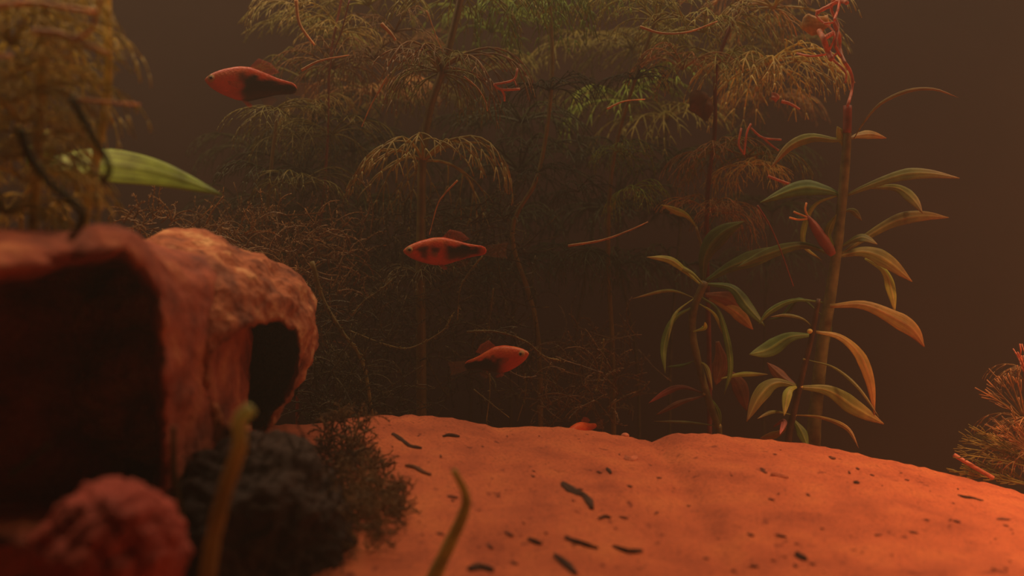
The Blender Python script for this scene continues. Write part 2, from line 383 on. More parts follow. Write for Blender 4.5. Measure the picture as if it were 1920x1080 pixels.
def whorl_mesh(mat, var, nl=10, elev=.55, droop=1.5, key=None):
    k = (mat, var, elev, droop)
    if k in WH: return WH[k]
    rnd = random.Random(var * 31 + 5); b = MB()
    for i in range(nl):
        az = 2 * math.pi * i / nl + rnd.uniform(-.25, .25)
        fork_leaf(b, Vector((0, 0, 0)), az, rnd.uniform(.026, .036), elev + rnd.uniform(-.3, .3), droop + rnd.uniform(-.3, .3), rnd)
    me = b.mesh('leaf_whorl'); me.materials.append(M[mat]); WH[k] = me; return me
def stonewort(ctrl, d, whorls, mat, label, seed, group=None, stem_r=.0012, stem_mat='stem', name='feathery_stem_plant', stem_to=None):
    """ctrl: stem in px from base to top; whorls: (px, py, scale, material or None)"""
    rnd = random.Random(seed)
    pts = [P(x, y, d if not isinstance(d, (list, tuple)) else d[i]) for i, (x, y) in enumerate(ctrl)]
    dd = d if not isinstance(d, (list, tuple)) else d[0]
    base = pts[0].copy(); base.z = min(base.z, sand_z(base.x, base.y) - .001)
    root = empty(name, base, label, 'water plant', group)
    pl = [base] + pts if (pts[0] - base).length > .003 else pts
    b = MB(); sp = spline(pl, 30); b.tube(sp, [stem_r * (1.1 - .4 * i / 30) for i in range(31)], 8); b.build('stem', M[stem_mat], root, origin=base)
    for k, wv in enumerate(whorls):
        x, y, s = wv[:3]; mt = wv[3] if len(wv) > 3 and wv[3] else mat
        el, dr = (wv[4], wv[5]) if len(wv) > 5 else (.55, 1.5)
        me = whorl_mesh(mt, rnd.randint(0, 3), elev=el, droop=dr)
        zt = H - (y - 540) / F * dd
        q = min(sp, key=lambda v: abs(v.z - zt))
        q = Vector((q.x, q.y, q.z)) if x is None else P(x, y, q.y)
        o = bpy.data.objects.new('leaf_whorl', me); C.objects.link(o); o.parent = root; o.location = q - base
        o.rotation_euler = (rnd.uniform(-.15, .15), rnd.uniform(-.15, .15), rnd.uniform(0, 6.28)); o.scale = (s, s, s)
    return root
FG = 'feathery stem plants in the thicket'
stonewort([(790, 690), (788, 520), (790, 407), (792, 301), (806, 204), (832, 125), (863, 0), (880, -80)], .475,
          [(793, 303, 1.55, 'gold', .5, 1.9), (829, 128, 1.3, 'rust', .45, 1.6), (826, 138, .95, 'olive', .3, 1.8), (864, -6, 1.2), (788, 520, .8, 'moss')], 'olive',
          'olive feathery plant with fully fanned arching whorl above the middle fish', 1, FG, .0023)
stonewort([(1010, 640), (960, 440), (1010, 325), (1035, 150), (1030, -12), (1030, -80)], .50,
          [(1015, -8, 1.35, 'green', .3, 2.2), (1085, -14, 1.2, 'green', .35, 1.6), (1175, 0, 1.05, 'olive', .4, 1.7), (955, -16, 1.0, 'green', .4, 1.7), (1010, 325, .6, 'olive_shade'), (1030, 170, .9, 'olive_shade')], 'green',
          'bright green feathery plant drooping from the top edge at centre', 2, FG)
stonewort([(1150, 700), (1140, 480), (1150, 300), (1190, 150), (1250, -20)], .50,
          [(1160, 285, .62, 'green', .4, 1.9), (1185, 355, .68, 'green', .35, 1.9), (1085, 360, .62, 'olive_shade'), (1108, 470, .85, 'olive_shade', .1, 1.9), (1230, 40, .9, 'olive'), (1190, 150, .7, 'olive_shade')], 'olive',
          'feathery plant with small green tufts right of the dark centre gap', 3, FG)
stonewort([(1330, 700), (1325, 400), (1340, 250), (1345, 120), (1390, 0), (1400, -60)], .50,
          [(1352, 118, 1.0, 'olive'), (1440, 120, 1.35, 'gold', .3, 1.5), (1495, 115, .95, 'gold', .1, 1.5), (1450, 15, 1.2, 'gold', .3, 1.4), (1400, 310, .8, 'gold', .2, 1.4), (1365, 400, .7, 'rust', .2, 1.6), (1280, 130, .9, 'rust'), (1335, 285, .9, 'rust', .3, 1.4), (1400, 295, 1.0, 'olive', .3, 1.5), (1390, 10, 1.2, 'rust'), (1330, 400, .85, 'rust'), (1320, 60, 1.2, 'olive')], 'olive',
          'brownish feathery plant filling the upper right of the thicket', 4, FG, stem_mat='stem_red')
stonewort([(560, 640), (600, 420), (615, 250), (618, 120), (640, 0), (650, -60)], .52,
          [(565, 15, 1.0, 'gold'), (640, 60, .9, 'gold', .5, 1.4), (740, 60, .9, 'rust', .5, 1.4), (590, 190, .8, 'gold', .3, 1.6), (622, 128, 1.0, 'rust'), (700, 110, 1.1, 'rust', .4, 1.6), (620, 255, 1.0), (690, 10, 1.1), (560, 260, .9, 'olive')], 'olive',
          'rust tinted feathery plant left of the middle stem with thin dark stem', 5, FG, .0008, stem_mat='stem_red')
stonewort([(500, 650), (500, 430), (510, 300), (520, 215)], .50,
          [(515, 205, .85, 'olive', .2, 1.1), (505, 330, .9, 'olive_shade'), (560, 350, 1.0, 'olive'), (500, 430, .8, 'olive_shade')], 'olive_shade',
          'short olive feathery plant just below the top left fish', 6, FG)
# farther stems that fill the back of the thicket
rb = random.Random(77)
back = [(470, 280, 'leftmost, low behind the moss'), (585, 60, 'reaching the top edge at left'), (680, 180, 'behind the rust tinted plant'), (745, -20, 'behind the fanned whorl at top'),
        (900, 60, 'in the shade right of the middle stem'), (960, 230, 'low and dim behind the middle fish'), (1100, 90, 'under the green top tufts'), (1180, -10, 'reaching the top edge right of centre'),
        (1270, 130, 'between the small green tufts and the brownish plant'), (1440, -10, 'behind the red roots at top right')]
for i, (px, top, wd) in enumerate(back):
    dd = rb.uniform(.56, .66); n = max(3, int((640 - top) / 95)); ct = [(px + rb.uniform(-30, 30), 700)]; ws = []
    for k in range(n):
        y = 600 - (600 - top) * (k + 1) / n; x = px + rb.uniform(-22, 22); ct.append((x, y))
        lit = y < 230  # whorls lower down take the olive with shade in its colour
        ws.append((x, y, rb.uniform(1.1, 1.5), ('olive' if rb.random() < .55 else ('green' if 850 < px < 1250 else 'rust')) if lit else 'olive_shade'))
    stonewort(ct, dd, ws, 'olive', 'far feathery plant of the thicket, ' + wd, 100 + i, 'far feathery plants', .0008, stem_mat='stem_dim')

# ------------------------------------------------------------------ broad leaved stem plants
def blade_leaf(parent, px, d, w, mat, rnd, name='leaf', tilt=None, dy=None):
    dy = rnd.uniform(-.012, .012) if dy is None else dy
    n = len(px); ctrl = [P(x, y, d + dy * (i / (n - 1)) ** 1.2) for i, (x, y) in enumerate(px)]
    sp = spline(ctrl, 20); tilt = rnd.uniform(-.35, .35) if tilt is None else tilt; W = S(w, d) / max(math.cos(tilt), .5)
    ws = []
    for i in range(21):
        t = i / 20; ws.append(W * 1.22 * max(.1, (.22 + .78 * min(1, t / .55) ** 1.2) * (1 - max(0, (t - .55) / .45) ** 1.9) ** .95) if t < .999 else W * .08)
    b = MB(); b.blade(sp, ws, Vector((0, -1, .25)), S(.7, d), .12, tilt)
    return b.build(name, M[mat], parent, origin=ctrl[0])
def stem_plant(stems, d, leaves, nodes, label, seed, extra=None):
    rnd = random.Random(seed)
    base = P(*stems[0][0][0], d); base.z = sand_z(base.x, base.y) - .001
    root = empty('broad_leaved_stem_plant', base, label, 'water plant')
    for st, w0, w1, mt in stems:
        pts = [P(x, y, d) for x, y in st]
        g = pts[0].copy(); g.z = sand_z(g.x, g.y) - .001
        if pts[0].z - g.z > .004 and st[0][1] > 770: pts = [g] + pts
        sp = spline(pts, 36); b = MB(); b.tube(sp, [S(w0 + (w1 - w0) * i / 36, d) / 2 * (1 + .10 * noise.noise(Vector((i * .7, seed, 0)))) for i in range(37)], 10)
        b.build('stem', M[mt], root, origin=pts[0])
    for L in leaves:
        blade_leaf(root, L[0], d + (L[3] if len(L) > 3 else 0), L[1], L[2], rnd)
    for x, y, r in nodes:
        b = MB(); q = P(x, y, d); b.ball(q, S(r, d), 8, (1, 1, .8)); b.build('stem_node', M['broad_yellow'], root, origin=q)
    return root
D1 = .45
big = stem_plant([([(1525, 830), (1532, 740), (1543, 640), (1556, 560), (1568, 475), (1580, 365), (1587, 280), (1589, 238)], 28, 15, 'stem_mid')], D1, [
    ([(1578, 262), (1562, 262), (1520, 258), (1480, 275), (1445, 315)], 17, 'broad'),
    ([(1592, 260), (1610, 254), (1635, 252), (1662, 259)], 15, 'broad_orange'),
    ([(1588, 285), (1582, 262), (1570, 237)], 20, 'broad_yellow'),
    ([(1600, 262), (1618, 232), (1650, 195), (1700, 171), (1750, 167), (1797, 183)], 6, 'broad_orange'),
    ([(1575, 365), (1548, 356), (1500, 352), (1425, 380)], 28, 'broad_green'),
    ([(1588, 366), (1625, 350), (1690, 328), (1740, 325), (1799, 334)], 20, 'broad'),
    ([(1630, 352), (1680, 352), (1710, 372), (1730, 400)], 17, 'broad', .01),
    ([(1572, 366), (1530, 383), (1510, 420), (1508, 460), (1541, 488)], 10, 'broad_yellow'),
    ([(1575, 478), (1620, 447), (1680, 414), (1730, 405), (1779, 408)], 19, 'broad'),
    ([(1570, 480), (1620, 472), (1665, 490), (1710, 528)], 26, 'broad'),
    ([(1578, 462), (1615, 445), (1645, 458)], 16, 'broad'),
    ([(1622, 484), (1658, 508), (1672, 545), (1678, 585)], 19, 'broad_yellow', .006),
    ([(1562, 478), (1505, 460), (1440, 476), (1380, 502)], 17, 'broad_green'),
    ([(1568, 470), (1553, 438), (1568, 402)], 13, 'broad_green'),
    ([(1583, 395), (1600, 396), (1616, 414)], 10, 'broad', .008),
    ([(1556, 574), (1620, 572), (1680, 598), (1713, 620), (1733, 650)], 27, 'broad_orange', -.008),
    ([(1552, 568), (1490, 563), (1445, 583), (1422, 608)], 10, 'broad_green'),
    ([(1550, 575), (1548, 610), (1552, 650)], 22, 'broad_green', .004),
    ([(1540, 590), (1500, 560), (1470, 590), (1440, 600)], 8, 'broad_green', .01),
], [(1581, 364, 8), (1566, 477, 8), (1554, 572, 7)], 'tall broad leaved plant with thick stem at right, leaf tips turning orange', 11)
# cut side shoot with reddish stub and cut top
b = MB(); b.tube(spline([P(1562, 478, .445), (P(1540, 445, .445)), P(1514, 404, .445)], 10), [S(w_, .445) for w_ in (6, 9, 10, 10, 11, 10, 10, 9, 8, 5, 2)], 8); b.build('side_shoot', M['stem_red'], big, origin=P(1562, 478, .445))
b = MB(); b.tube(spline([P(1588, 250, D1), P(1589, 225, D1), P(1589, 198, D1)], 6), S(8, D1), 10)
tag(b.build('stem_tip', M['stem_red'], big, origin=P(1588, 250, D1)), 'reddish cut stem tip')
b = MB()
for (a1, a2, a3) in (((1515, 408), (1500, 402), (1488, 397)), ((1515, 410), (1498, 412), (1480, 408)), ((1520, 415), (1510, 395), (1512, 380))):
    b.tube(spline([P(*a1, .445), P(*a2, .445), P(*a3, .445)], 6), S(2, .445), 5)
b.build('rootlet', M['orange_strand'], big)
bpy.context.view_layer.update()
for ch in big.children:
    if ch.name.startswith('rootlet'): ch.location = -big.location

stem_plant([([(1478, 830), (1490, 765), (1505, 700), (1521, 635), (1535, 560)], 15, 9, 'stem_dark')], .435, [
    ([(1525, 615), (1505, 598), (1475, 591), (1445, 594)], 6, 'broad'),
    ([(1530, 622), (1575, 632), (1612, 665), (1632, 715), (1640, 778)], 21, 'broad_orange'),
    ([(1515, 675), (1565, 690), (1610, 728), (1648, 782)], 6, 'broad', .004),
    ([(1520, 628), (1480, 632), (1440, 655), (1405, 665)], 26, 'broad_green', .01),
    ([(1500, 726), (1555, 733), (1605, 765), (1657, 795)], 27, 'broad'),
    ([(1498, 726), (1468, 708), (1438, 680)], 20, 'broad_brown'),
    ([(1496, 724), (1455, 718), (1425, 742), (1400, 790)], 24, 'broad'),
    ([(1496, 724), (1478, 735), (1470, 780)], 14, 'broad_yellow'),
    ([(1488, 778), (1540, 783), (1588, 803), (1610, 840)], 7, 'broad_orange'),
    ([(1486, 778), (1450, 772), (1420, 785)], 6, 'broad'),
    ([(1486, 785), (1502, 808), (1515, 840)], 17, 'broad_green'),
    ([(1480, 800), (1455, 815), (1425, 822)], 12, 'broad_orange'),
    ([(1450, 800), (1470, 790), (1462, 815)], 9, 'broad_red'),
], [(1519, 621, 6), (1510, 674, 5), (1500, 725, 6), (1488, 778, 6)], 'slanting leafy stem with dark red stalk in front of the tall plant foot', 12)

stem_plant([([(1348, 815), (1345, 798), (1325, 738), (1308, 675), (1298, 620), (1302, 575), (1322, 528)], 12, 15, 'stem_mid')], .465, [
    ([(1315, 535), (1285, 508), (1255, 487), (1212, 482)], 13, 'broad_yellow'),
    ([(1318, 532), (1298, 512), (1276, 500), (1268, 490)], 8, 'broad_yellow', -.004),
    ([(1322, 532), (1372, 540), (1402, 575), (1434, 612)], 21, 'broad_green'),
    ([(1312, 555), (1345, 580), (1362, 630), (1370, 690), (1358, 740)], 11, 'broad_green'),
    ([(1312, 570), (1340, 590), (1358, 632)], 6, 'broad_yellow', -.006),
    ([(1305, 560), (1255, 545), (1185, 560)], 5, 'broad'),
    ([(1318, 528), (1322, 480), (1350, 440), (1395, 415)], 30, 'broad_green', .01),
    ([(1322, 528), (1370, 500), (1425, 480), (1480, 463)], 26, 'broad_green', .012),
    ([(1300, 575), (1262, 600), (1245, 650), (1247, 700)], 12, 'broad_green'),
    ([(1300, 560), (1265, 590), (1252, 640)], 5, 'broad_yellow', -.004),
    ([(1322, 552), (1365, 560), (1390, 582)], 25, 'broad_brown', .012),
    ([(1330, 560), (1380, 585), (1412, 618)], 20, 'broad_orange', .014),
    ([(1307, 675), (1280, 685), (1250, 688)], 6, 'broad_green'),
    ([(1308, 676), (1325, 690), (1336, 732)], 7, 'broad'),
    ([(1345, 640), (1352, 680), (1342, 722)], 26, 'broad_brown', .012),
    ([(1355, 690), (1385, 720), (1400, 770)], 26, 'broad_brown', .012),
    ([(1352, 710), (1390, 702), (1440, 702)], 8, 'broad_yellow', .008),
    ([(1322, 738), (1280, 726), (1250, 735), (1216, 756)], 10, 'broad_red'),
    ([(1320, 742), (1275, 755), (1230, 778)], 9, 'broad_brown'),
    ([(1345, 799), (1290, 792), (1225, 790)], 5, 'broad'),
    ([(1325, 738), (1345, 770), (1350, 806)], 9, 'broad_green', .004),
    ([(1300, 622), (1320, 615), (1322, 604)], 8, 'broad_yellow', -.003),
], [(1299, 625, 5), (1307, 675, 5), (1323, 738, 6), (1347, 798, 6)], 'bushy green plant with drooping narrow leaves between the fish and the tall plant', 13)
r_ = random.Random(4)
root = empty('broad_leaved_stem_plant', P(1316, 560, .48), 'thin curving stem ending in one narrow yellow green leaf above the bushy plant', 'water plant')
blade_leaf(root, [(1305, 425), (1288, 405), (1268, 396), (1240, 384)], .48, 11, 'broad_yellow', r_)
b = MB(); b.tube(spline([P(1316, 560, .48), P(1318, 480, .48), P(1305, 425, .48)], 12), S(2.5, .48), 6); b.build('stem', M['stem'], root, origin=P(1316, 560, .48))

# ------------------------------------------------------------------ strands, roots, twigs
def strand(px, d, w, mat, label, name='plant_strand', cat='strand', group=None, hairs=0, n=24, dy=0, taper=.5, seed=0):
    k = len(px); ctrl = [P(x, y, d + dy * i / (k - 1)) for i, (x, y) in enumerate(px)]
    sp = spline(ctrl, n); b = MB(); r0 = S(w, d) / 2; rnd = random.Random(seed + int(px[0][0]))
    b.tube(sp, [r0 * (1 - taper * i / n) * (1 + .2 * noise.noise(Vector((i * .9, px[0][0], 0)))) for i in range(n + 1)], 6)
    for h in range(hairs):
        i = rnd.randint(1, n - 1); t = (sp[i+1] - sp[i-1]).normalized(); o = Vector((rnd.uniform(-1, 1), rnd.uniform(-1, 1), rnd.uniform(-1, 1)))
        q = sp[i] + (sp[i+1] - sp[i]) * rnd.random(); dv = (t * .8 + o * .9).normalized() * S(rnd.uniform(4, 9), d)
        b.tube([q, q + dv * .6, q + dv], [r0 * .5, r0 * .5, r0 * .15], 3)
    o = b.build(name, M[mat], origin=ctrl[0])
    return tag(o, label, cat, group) if label else o
RT = 'red roots at the top right'
def roots():
    root = empty('root_tangle', P(1589, 200, .448), 'tangle of bright coral red roots above the cut tip of the tall plant', 'roots')
    for px, w in (([(1589, 198), (1597, 170), (1597, 140), (1580, 110), (1566, 85), (1572, 50), (1558, 15), (1570, -12)], 6),
                  ([(1585, 120), (1575, 95), (1574, 70), (1563, 42)], 7), ([(1563, 42), (1545, 44)], 4), ([(1560, 112), (1552, 95), (1545, 75), (1536, 58)], 11),
                  ([(1553, 98), (1564, 72), (1560, 55), (1535, 35), (1533, 22), (1570, 2)], 4), ([(1530, 24), (1550, 14), (1575, 2), (1588, 5)], 8),
                  ([(1548, 102), (1520, 105), (1494, 100)], 4), ([(1564, 38), (1572, 14), (1576, -8)], 5), ([(1545, 72), (1562, 62)], 9), ([(1562, 112), (1585, 135), (1585, 155)], 4),
                  ([(1556, 110), (1570, 98), (1566, 82)], 4)):
        d = .448; ctrl = [P(x, y, d + .004 * math.sin(x * .3)) for x, y in px]; sp = spline(ctrl, 18)
        b = MB(); b.tube(sp, [S(w, d) / 2 * (1 + .35 * noise.noise(Vector((i * .6, px[0][0], w)))) for i in range(19)], 7); b.build('rootlet', M['root'], root, origin=ctrl[0])
    b = MB(); q = P(1528, 45, .455); b.ball(q, S(26, .455), 10, (1.1, .5, .7)); b.v = [tuple(Vector(v) + .002 * noise.noise_vector(Vector(v) * 300)) for v in b.v]
    b.build('algae_tuft', M['algae'], root, origin=q)
roots()
def snip(*a, **k): return strand(*a, **k)
snip([(565, 132), (600, 114), (655, 103)], .45, 6, 'orange_strand', 'glossy orange curved leaf just right of the top left fish tail', taper=.8)
snip([(1065, 461), (1130, 450), (1180, 432), (1215, 416)], .45, 5, 'orange_strand', 'long orange strand lying slanted right of the middle fish', taper=.6)
snip([(728, 140), (705, 180), (692, 205), (678, 238)], .45, 4, 'orange_strand', 'straight orange strand hanging below the rust whorl left of the middle stem')
snip([(858, 338), (835, 362), (820, 385), (805, 440)], .44, 4, 'orange_strand', 'pale orange strand crossing the fanned whorl above the middle fish')
snip([(1420, 385), (1442, 420), (1462, 465), (1488, 537)], .44, 3.5, 'stem_red', 'straight dark red thread hanging left of the tall plant')
snip([(870, 143), (895, 165), (910, 190), (914, 208)], .45, 3.5, 'orange_strand', 'short orange thread hanging left of the pink twig')
snip([(1200, 50), (1240, 62), (1290, 60), (1345, 40)], .46, 5, 'orange_strand', 'orange bowed strand near the top edge right of the green tufts')
snip([(1138, 204), (1170, 190), (1210, 186)], .46, 4, 'orange_strand', 'pale orange strand above the small green tufts', taper=.6)
snip([(555, 0), (562, 45), (590, 85)], .47, 8, 'orange_strand', 'curled orange stem piece at the top edge above the top left fish')
snip([(655, 0), (640, 60), (620, 120), (615, 250)], .46, 3, 'stem_red', 'thin dark red stem hanging from the top edge beside the top left fish')
snip([(715, 45), (732, 62), (742, 75)], .46, 9, 'orange_strand', 'short stout orange stem piece above the rust whorl')
snip([(800, 20), (815, 60), (830, 98)], .455, 3, 'orange_strand', 'thin orange hair strand beside the middle stem near the top')
tw = empty('twig', P(925, 158, .45), 'small forked pink twig with curled tips right of the middle stem', 'twig')
for px, w in (([(925, 158), (945, 155), (965, 148), (970, 128)], 4), ([(925, 158), (940, 168), (975, 167)], 5), ([(938, 165), (945, 178), (946, 190)], 4), ([(963, 148), (968, 160)], 3)):
    ct = [P(x, y, .45) for x, y in px]; b = MB(); b.tube(spline(ct, 8), S(w, .45) / 2, 6); b.build('branch', M['root'], tw, origin=ct[0])
tw = empty('twig', P(1395, 290, .47), 'forked coral twig with curved tips left of the tall plant top', 'twig')
for px, w in (([(1395, 290), (1400, 250), (1408, 232)], 4), ([(1408, 240), (1430, 258), (1465, 262)], 4), ([(1430, 258), (1450, 275), (1460, 282)], 4), ([(1440, 330), (1460, 338), (1480, 345)], 5), ([(1395, 290), (1385, 270), (1390, 240)], 4)):
    ct = [P(x, y, .47) for x, y in px]; b = MB(); b.tube(spline(ct, 8), S(w, .47) / 2, 6); b.build('branch', M['root'], tw, origin=ct[0])
def clot(px, py, d, r, mat, label, sq=(1, .7, 1)):
    b = MB(); q = P(px, py, d); b.ball(q, S(r, d), 14, sq); s = S(r, d)
    b.v = [tuple(Vector(v) + s * .9 * noise.noise_vector(Vector(v) / s * .9 + Vector((px, 0, 0)))) for v in b.v]
    tag(b.build('dead_leaf', M[mat], origin=q), label, 'dead leaf')
clot(1318, 198, .49, 22, 'broad_brown', 'crumpled dull red dead leaf caught in the upper right thicket')
clot(1453, 185, .47, 8, 'root', 'tiny bright coral leaf scrap left of the tall plant top')
snip([(1465, 190), (1480, 194), (1500, 205)], .47, 7, 'root', 'short curved coral strand beside the tiny coral scrap')

# ------------------------------------------------------------------ moss
def moss_clump(name, regions, n, mat, label, seed, L=(30, 110), w=(2.2, 4.2), hair=True, cat='moss', spread=.03):
    rnd = random.Random(seed); b = MB()
    for i in range(n):
        x0_, y0_, x1_, y1_, d = regions[rnd.randrange(len(regions))]
        px = rnd.uniform(x0_, x1_); py = rnd.uniform(y0_, y1_); dd = d + rnd.uniform(-spread, spread)
        p = P(px, py, dd); l = S(rnd.uniform(*L), dd); a = rnd.gauss(math.pi / 2, 1.1)
        dv = Vector((math.cos(a), rnd.uniform(-.6, .6), math.sin(a))).normalized(); k = 9
        ax = Vector((rnd.uniform(-.3, .3), 1, rnd.uniform(-.3, .3))).normalized(); cv = rnd.uniform(-.28, .28); pts = [p.copy()]
        for j in range(k):
            dv = Quaternion(ax, cv + rnd.uniform(-.12, .12)) @ dv; p = p + dv * (l / k); pts.append(p.copy())
        lo = min(pts, key=lambda v: v.z); g = sand_z(lo.x, lo.y)
        if lo.z < g:
            pts = [q + Vector((0, 0, g - lo.z)) for q in pts]
        r = S(rnd.uniform(*w), dd) / 2
        b.tube(pts, [r * (1 - .5 * j / k) for j in range(k + 1)], 3)
        if hair:
            for j in range(1, k):
                for h in range(2):
                    o = Vector((rnd.uniform(-1, 1), rnd.uniform(-1, 1), rnd.uniform(-1, 1))).normalized()
                    t = (pts[j+1] - pts[j]).normalized(); hv = (t + o * .9).normalized() * S(rnd.uniform(3, 8), dd)
                    b.tube([pts[j], pts[j] + hv], [r * .7, r * .2], 3)
    o = b.build(name, M[mat], origin=Vector((P((regions[0][0] + regions[0][2]) / 2, 800, regions[0][4]).x, regions[0][4], sand_z(P((regions[0][0] + regions[0][2]) / 2, 800, regions[0][4]).x, regions[0][4]))))
    return tag(o, label, cat)
moss_clump('moss_clump', [(440, 440, 640, 640, .47), (340, 420, 560, 500, .50), (500, 400, 700, 560, .48)], 420, 'moss_brown', 'loose brown moss mound rising behind the rugged rock', 1)
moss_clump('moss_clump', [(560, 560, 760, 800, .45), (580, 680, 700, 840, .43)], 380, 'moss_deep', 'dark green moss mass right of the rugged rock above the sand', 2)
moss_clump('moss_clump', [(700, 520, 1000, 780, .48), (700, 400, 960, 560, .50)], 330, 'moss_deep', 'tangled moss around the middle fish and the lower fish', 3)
moss_clump('moss_clump', [(990, 690, 1160, 800, .47), (1040, 620, 1200, 780, .50)], 170, 'moss_brown', 'low brown moss tuft behind the sand crest at centre', 4)
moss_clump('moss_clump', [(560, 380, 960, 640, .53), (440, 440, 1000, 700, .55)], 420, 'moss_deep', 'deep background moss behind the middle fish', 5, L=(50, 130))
moss_clump('moss_clump', [(615, 860, 730, 1000, .325), (625, 960, 760, 1085, .30), (600, 780, 690, 900, .345), (590, 900, 760, 1085, .285), (590, 900, 740, 1085, .27)], 700, 'moss_brown', 'brown moss fringe along the left edge of the sand', 6, L=(15, 60), spread=.012)
moss_clump('moss_clump', [(380, 830, 640, 1080, .255), (450, 850, 660, 1080, .28)], 260, 'moss_shade', 'moss coloured dark for the shade over the added boulder at front', 7, L=(30, 90), w=(2, 4), spread=.008)
moss_clump('moss_clump', [(230, 405, 330, 440, .40), (330, 420, 470, 470, .42)], 60, 'moss_brown', 'thin wisps of moss rising above the top of the left rocks', 8, L=(40, 80))
strand([(875, 622), (930, 622), (985, 640), (1020, 668), (1052, 676)], .43, 4, 'moss', 'pale bristly moss strand arching above the lower fish', 'moss_strand', 'moss', hairs=90, taper=.2)
strand([(735, 525), (712, 545), (685, 562), (660, 590)], .43, 3.5, 'moss', 'short pale moss strand curving down left below the middle fish', 'moss_strand', 'moss', hairs=30)
strand([(585, 490), (605, 560), (640, 620), (680, 680), (700, 790)], .42, 10, 'moss', 'thick dark moss covered stem right of the rugged rock', 'moss_strand', 'moss', hairs=90, taper=.4)
strand([(925, 540), (918, 600), (912, 640)], .45, 3, 'moss', 'upright moss strand ending just above the lower fish', 'moss_strand', 'moss', hairs=40)
strand([(918, 700), (918, 740), (912, 790)], .44, 3, 'moss', 'thin upright moss strand below the lower fish', 'moss_strand', 'moss', hairs=16)
strand([(655, 620), (720, 645), (770, 652), (830, 620), (848, 590)], .44, 3.5, 'moss', 'long sagging moss strand left of the lower fish', 'moss_strand', 'moss', hairs=60)
strand([(905, 480), (880, 510), (862, 545), (858, 600)], .45, 3.5, 'moss', 'moss strand trailing from under the middle fish tail', 'moss_strand', 'moss', hairs=40)
strand([(1132, 635), (1128, 680), (1118, 730)], .46, 4, 'moss', 'upright fuzzy moss strand behind the crest left of the bushy plant', 'moss_strand', 'moss', hairs=40)
strand([(888, 730), (925, 760), (955, 783)], .43, 3, 'moss', 'slanting moss strand on the dark ground behind the sand crest', 'moss_strand', 'moss', hairs=16)
strand([(985, 700), (985, 740), (970, 790)], .46, 3, 'moss', 'faint upright moss strand right of the lower fish', 'moss_strand', 'moss', hairs=16)

# ------------------------------------------------------------------ right hand feathery plant
rr = random.Random(9)
root = empty('feathery_stem_plant', Vector((P(1935, 900, .43).x, .43, sand_z(P(1935, 900, .43).x, .43) - .001)), 'rusty feathery plant cut by the right edge above the sand', 'water plant')
b = MB(); b.tube(spline([root.location.copy(), P(1930, 800, .43), P(1925, 700, .43), P(1935, 640, .43)], 14), .0014, 8); b.build('stem', M['stem_red'], root, origin=root.location)
def fan(org, tips, mat, w=3, n=3):
    b = MB(); o = P(*org, .43)
    for tx, ty in tips:
        tp = P(tx, ty, .43 + rr.uniform(-.01, .01)); mid = (o + tp) / 2 + Vector((0, 0, rr.uniform(.0, .003)))
        sp = spline([o, mid, tp], 10); b.tube(sp, [S(w, .43) / 2 * (1.2 - .05 * i) for i in range(11)], 5)
        for k in range(n * 3):
            i = rr.randint(3, 9); t = (sp[i] - sp[i-1]).normalized(); pp = Quaternion(Vector((0, 1, 0)), rr.choice((-1, 1)) * rr.uniform(.25, .6)) @ t
            l = S(rr.uniform(14, 32), .43); b.tube([sp[i], sp[i] + pp * l * .5, sp[i] + (pp + t * .4).normalized() * l], [S(w * .35, .43)] * 3, 4)
    b.build('leaf_fan', M[mat], root, origin=o)
fan((1922, 790), [(1828, 727), (1850, 712), (1872, 705), (1890, 700), (1905, 708), (1840, 745)], 'rust', 3.4, 2)
fan((1930, 720), [(1908, 660), (1915, 668), (1925, 655)], 'root', 4, 2)
fan((1945, 880), [(1795, 838), (1803, 822), (1812, 815), (1830, 812), (1850, 818), (1800, 852), (1825, 800)], 'olive', 3, 6)
fan((1945, 860), [(1880, 790), (1895, 775), (1868, 800), (1885, 812), (1905, 800), (1860, 822)], 'rust', 3, 6)
fan((1950, 915), [(1780, 884), (1800, 878), (1830, 870), (1815, 890)], 'olive', 4, 6)
b = MB(); b.tube([P(1789, 853, .425), P(1822, 873, .425), P(1862, 896, .425)], S(4, .43), 8); b.build('stalk', M['root'], root, origin=P(1789, 853, .425))
root.children[-1]['label'] = 'bare coral red stalk'
for ww in ((1935, 700, .7), (1940, 800, .9), (1955, 860, 1.0)):
    o = bpy.data.objects.new('leaf_whorl', whorl_mesh('rust', 1)); C.objects.link(o); o.parent = root; o.location = P(ww[0], ww[1], .44) - root.location; o.scale = (ww[2],) * 3

# ------------------------------------------------------------------ left: sword leaf and blurred front weeds
root = empty('sword_plant', P(60, 330, .30), 'sword plant whose broad green leaf points right above the left rocks', 'water plant')
ct = [P(60, 322, .29), P(125, 308, .295), P(200, 308, .30), P(290, 322, .305), P(360, 344, .31), P(418, 366, .315)]
sp = spline(ct, 26); ws = [S(v, .30) for v in [20 + 66 * math.sin(min(1, i / 11) * math.pi / 2) if i < 12 else 86 * (1 - ((i - 11) / 15.0) ** 1.25) + 1 for i in range(27)]]
b = MB(); b.blade(sp, ws, Vector((0, -1, .7)), .0002, .05, 0); b.build('leaf', M['sword'], root, origin=ct[0])
b = MB(); b.blade(spline([P(60, 330, .29), P(75, 280, .29), P(90, 245, .30)], 12), [S(55 * math.sin(math.pi * (.12 + .82 * i / 12)), .3) for i in range(13)], Vector((0, -1, .3)), .0004, .1); b.build('leaf', M['sword'], root, origin=P(60, 330, .29))
b = MB(); b.tube(spline([P(60, 330, .29), P(40, 400, .29), P(45, 470, .29)], 10), S(5, .3), 8); b.build('leaf_stalk', M['stem'], root, origin=P(60, 330, .29))
rw = random.Random(12)
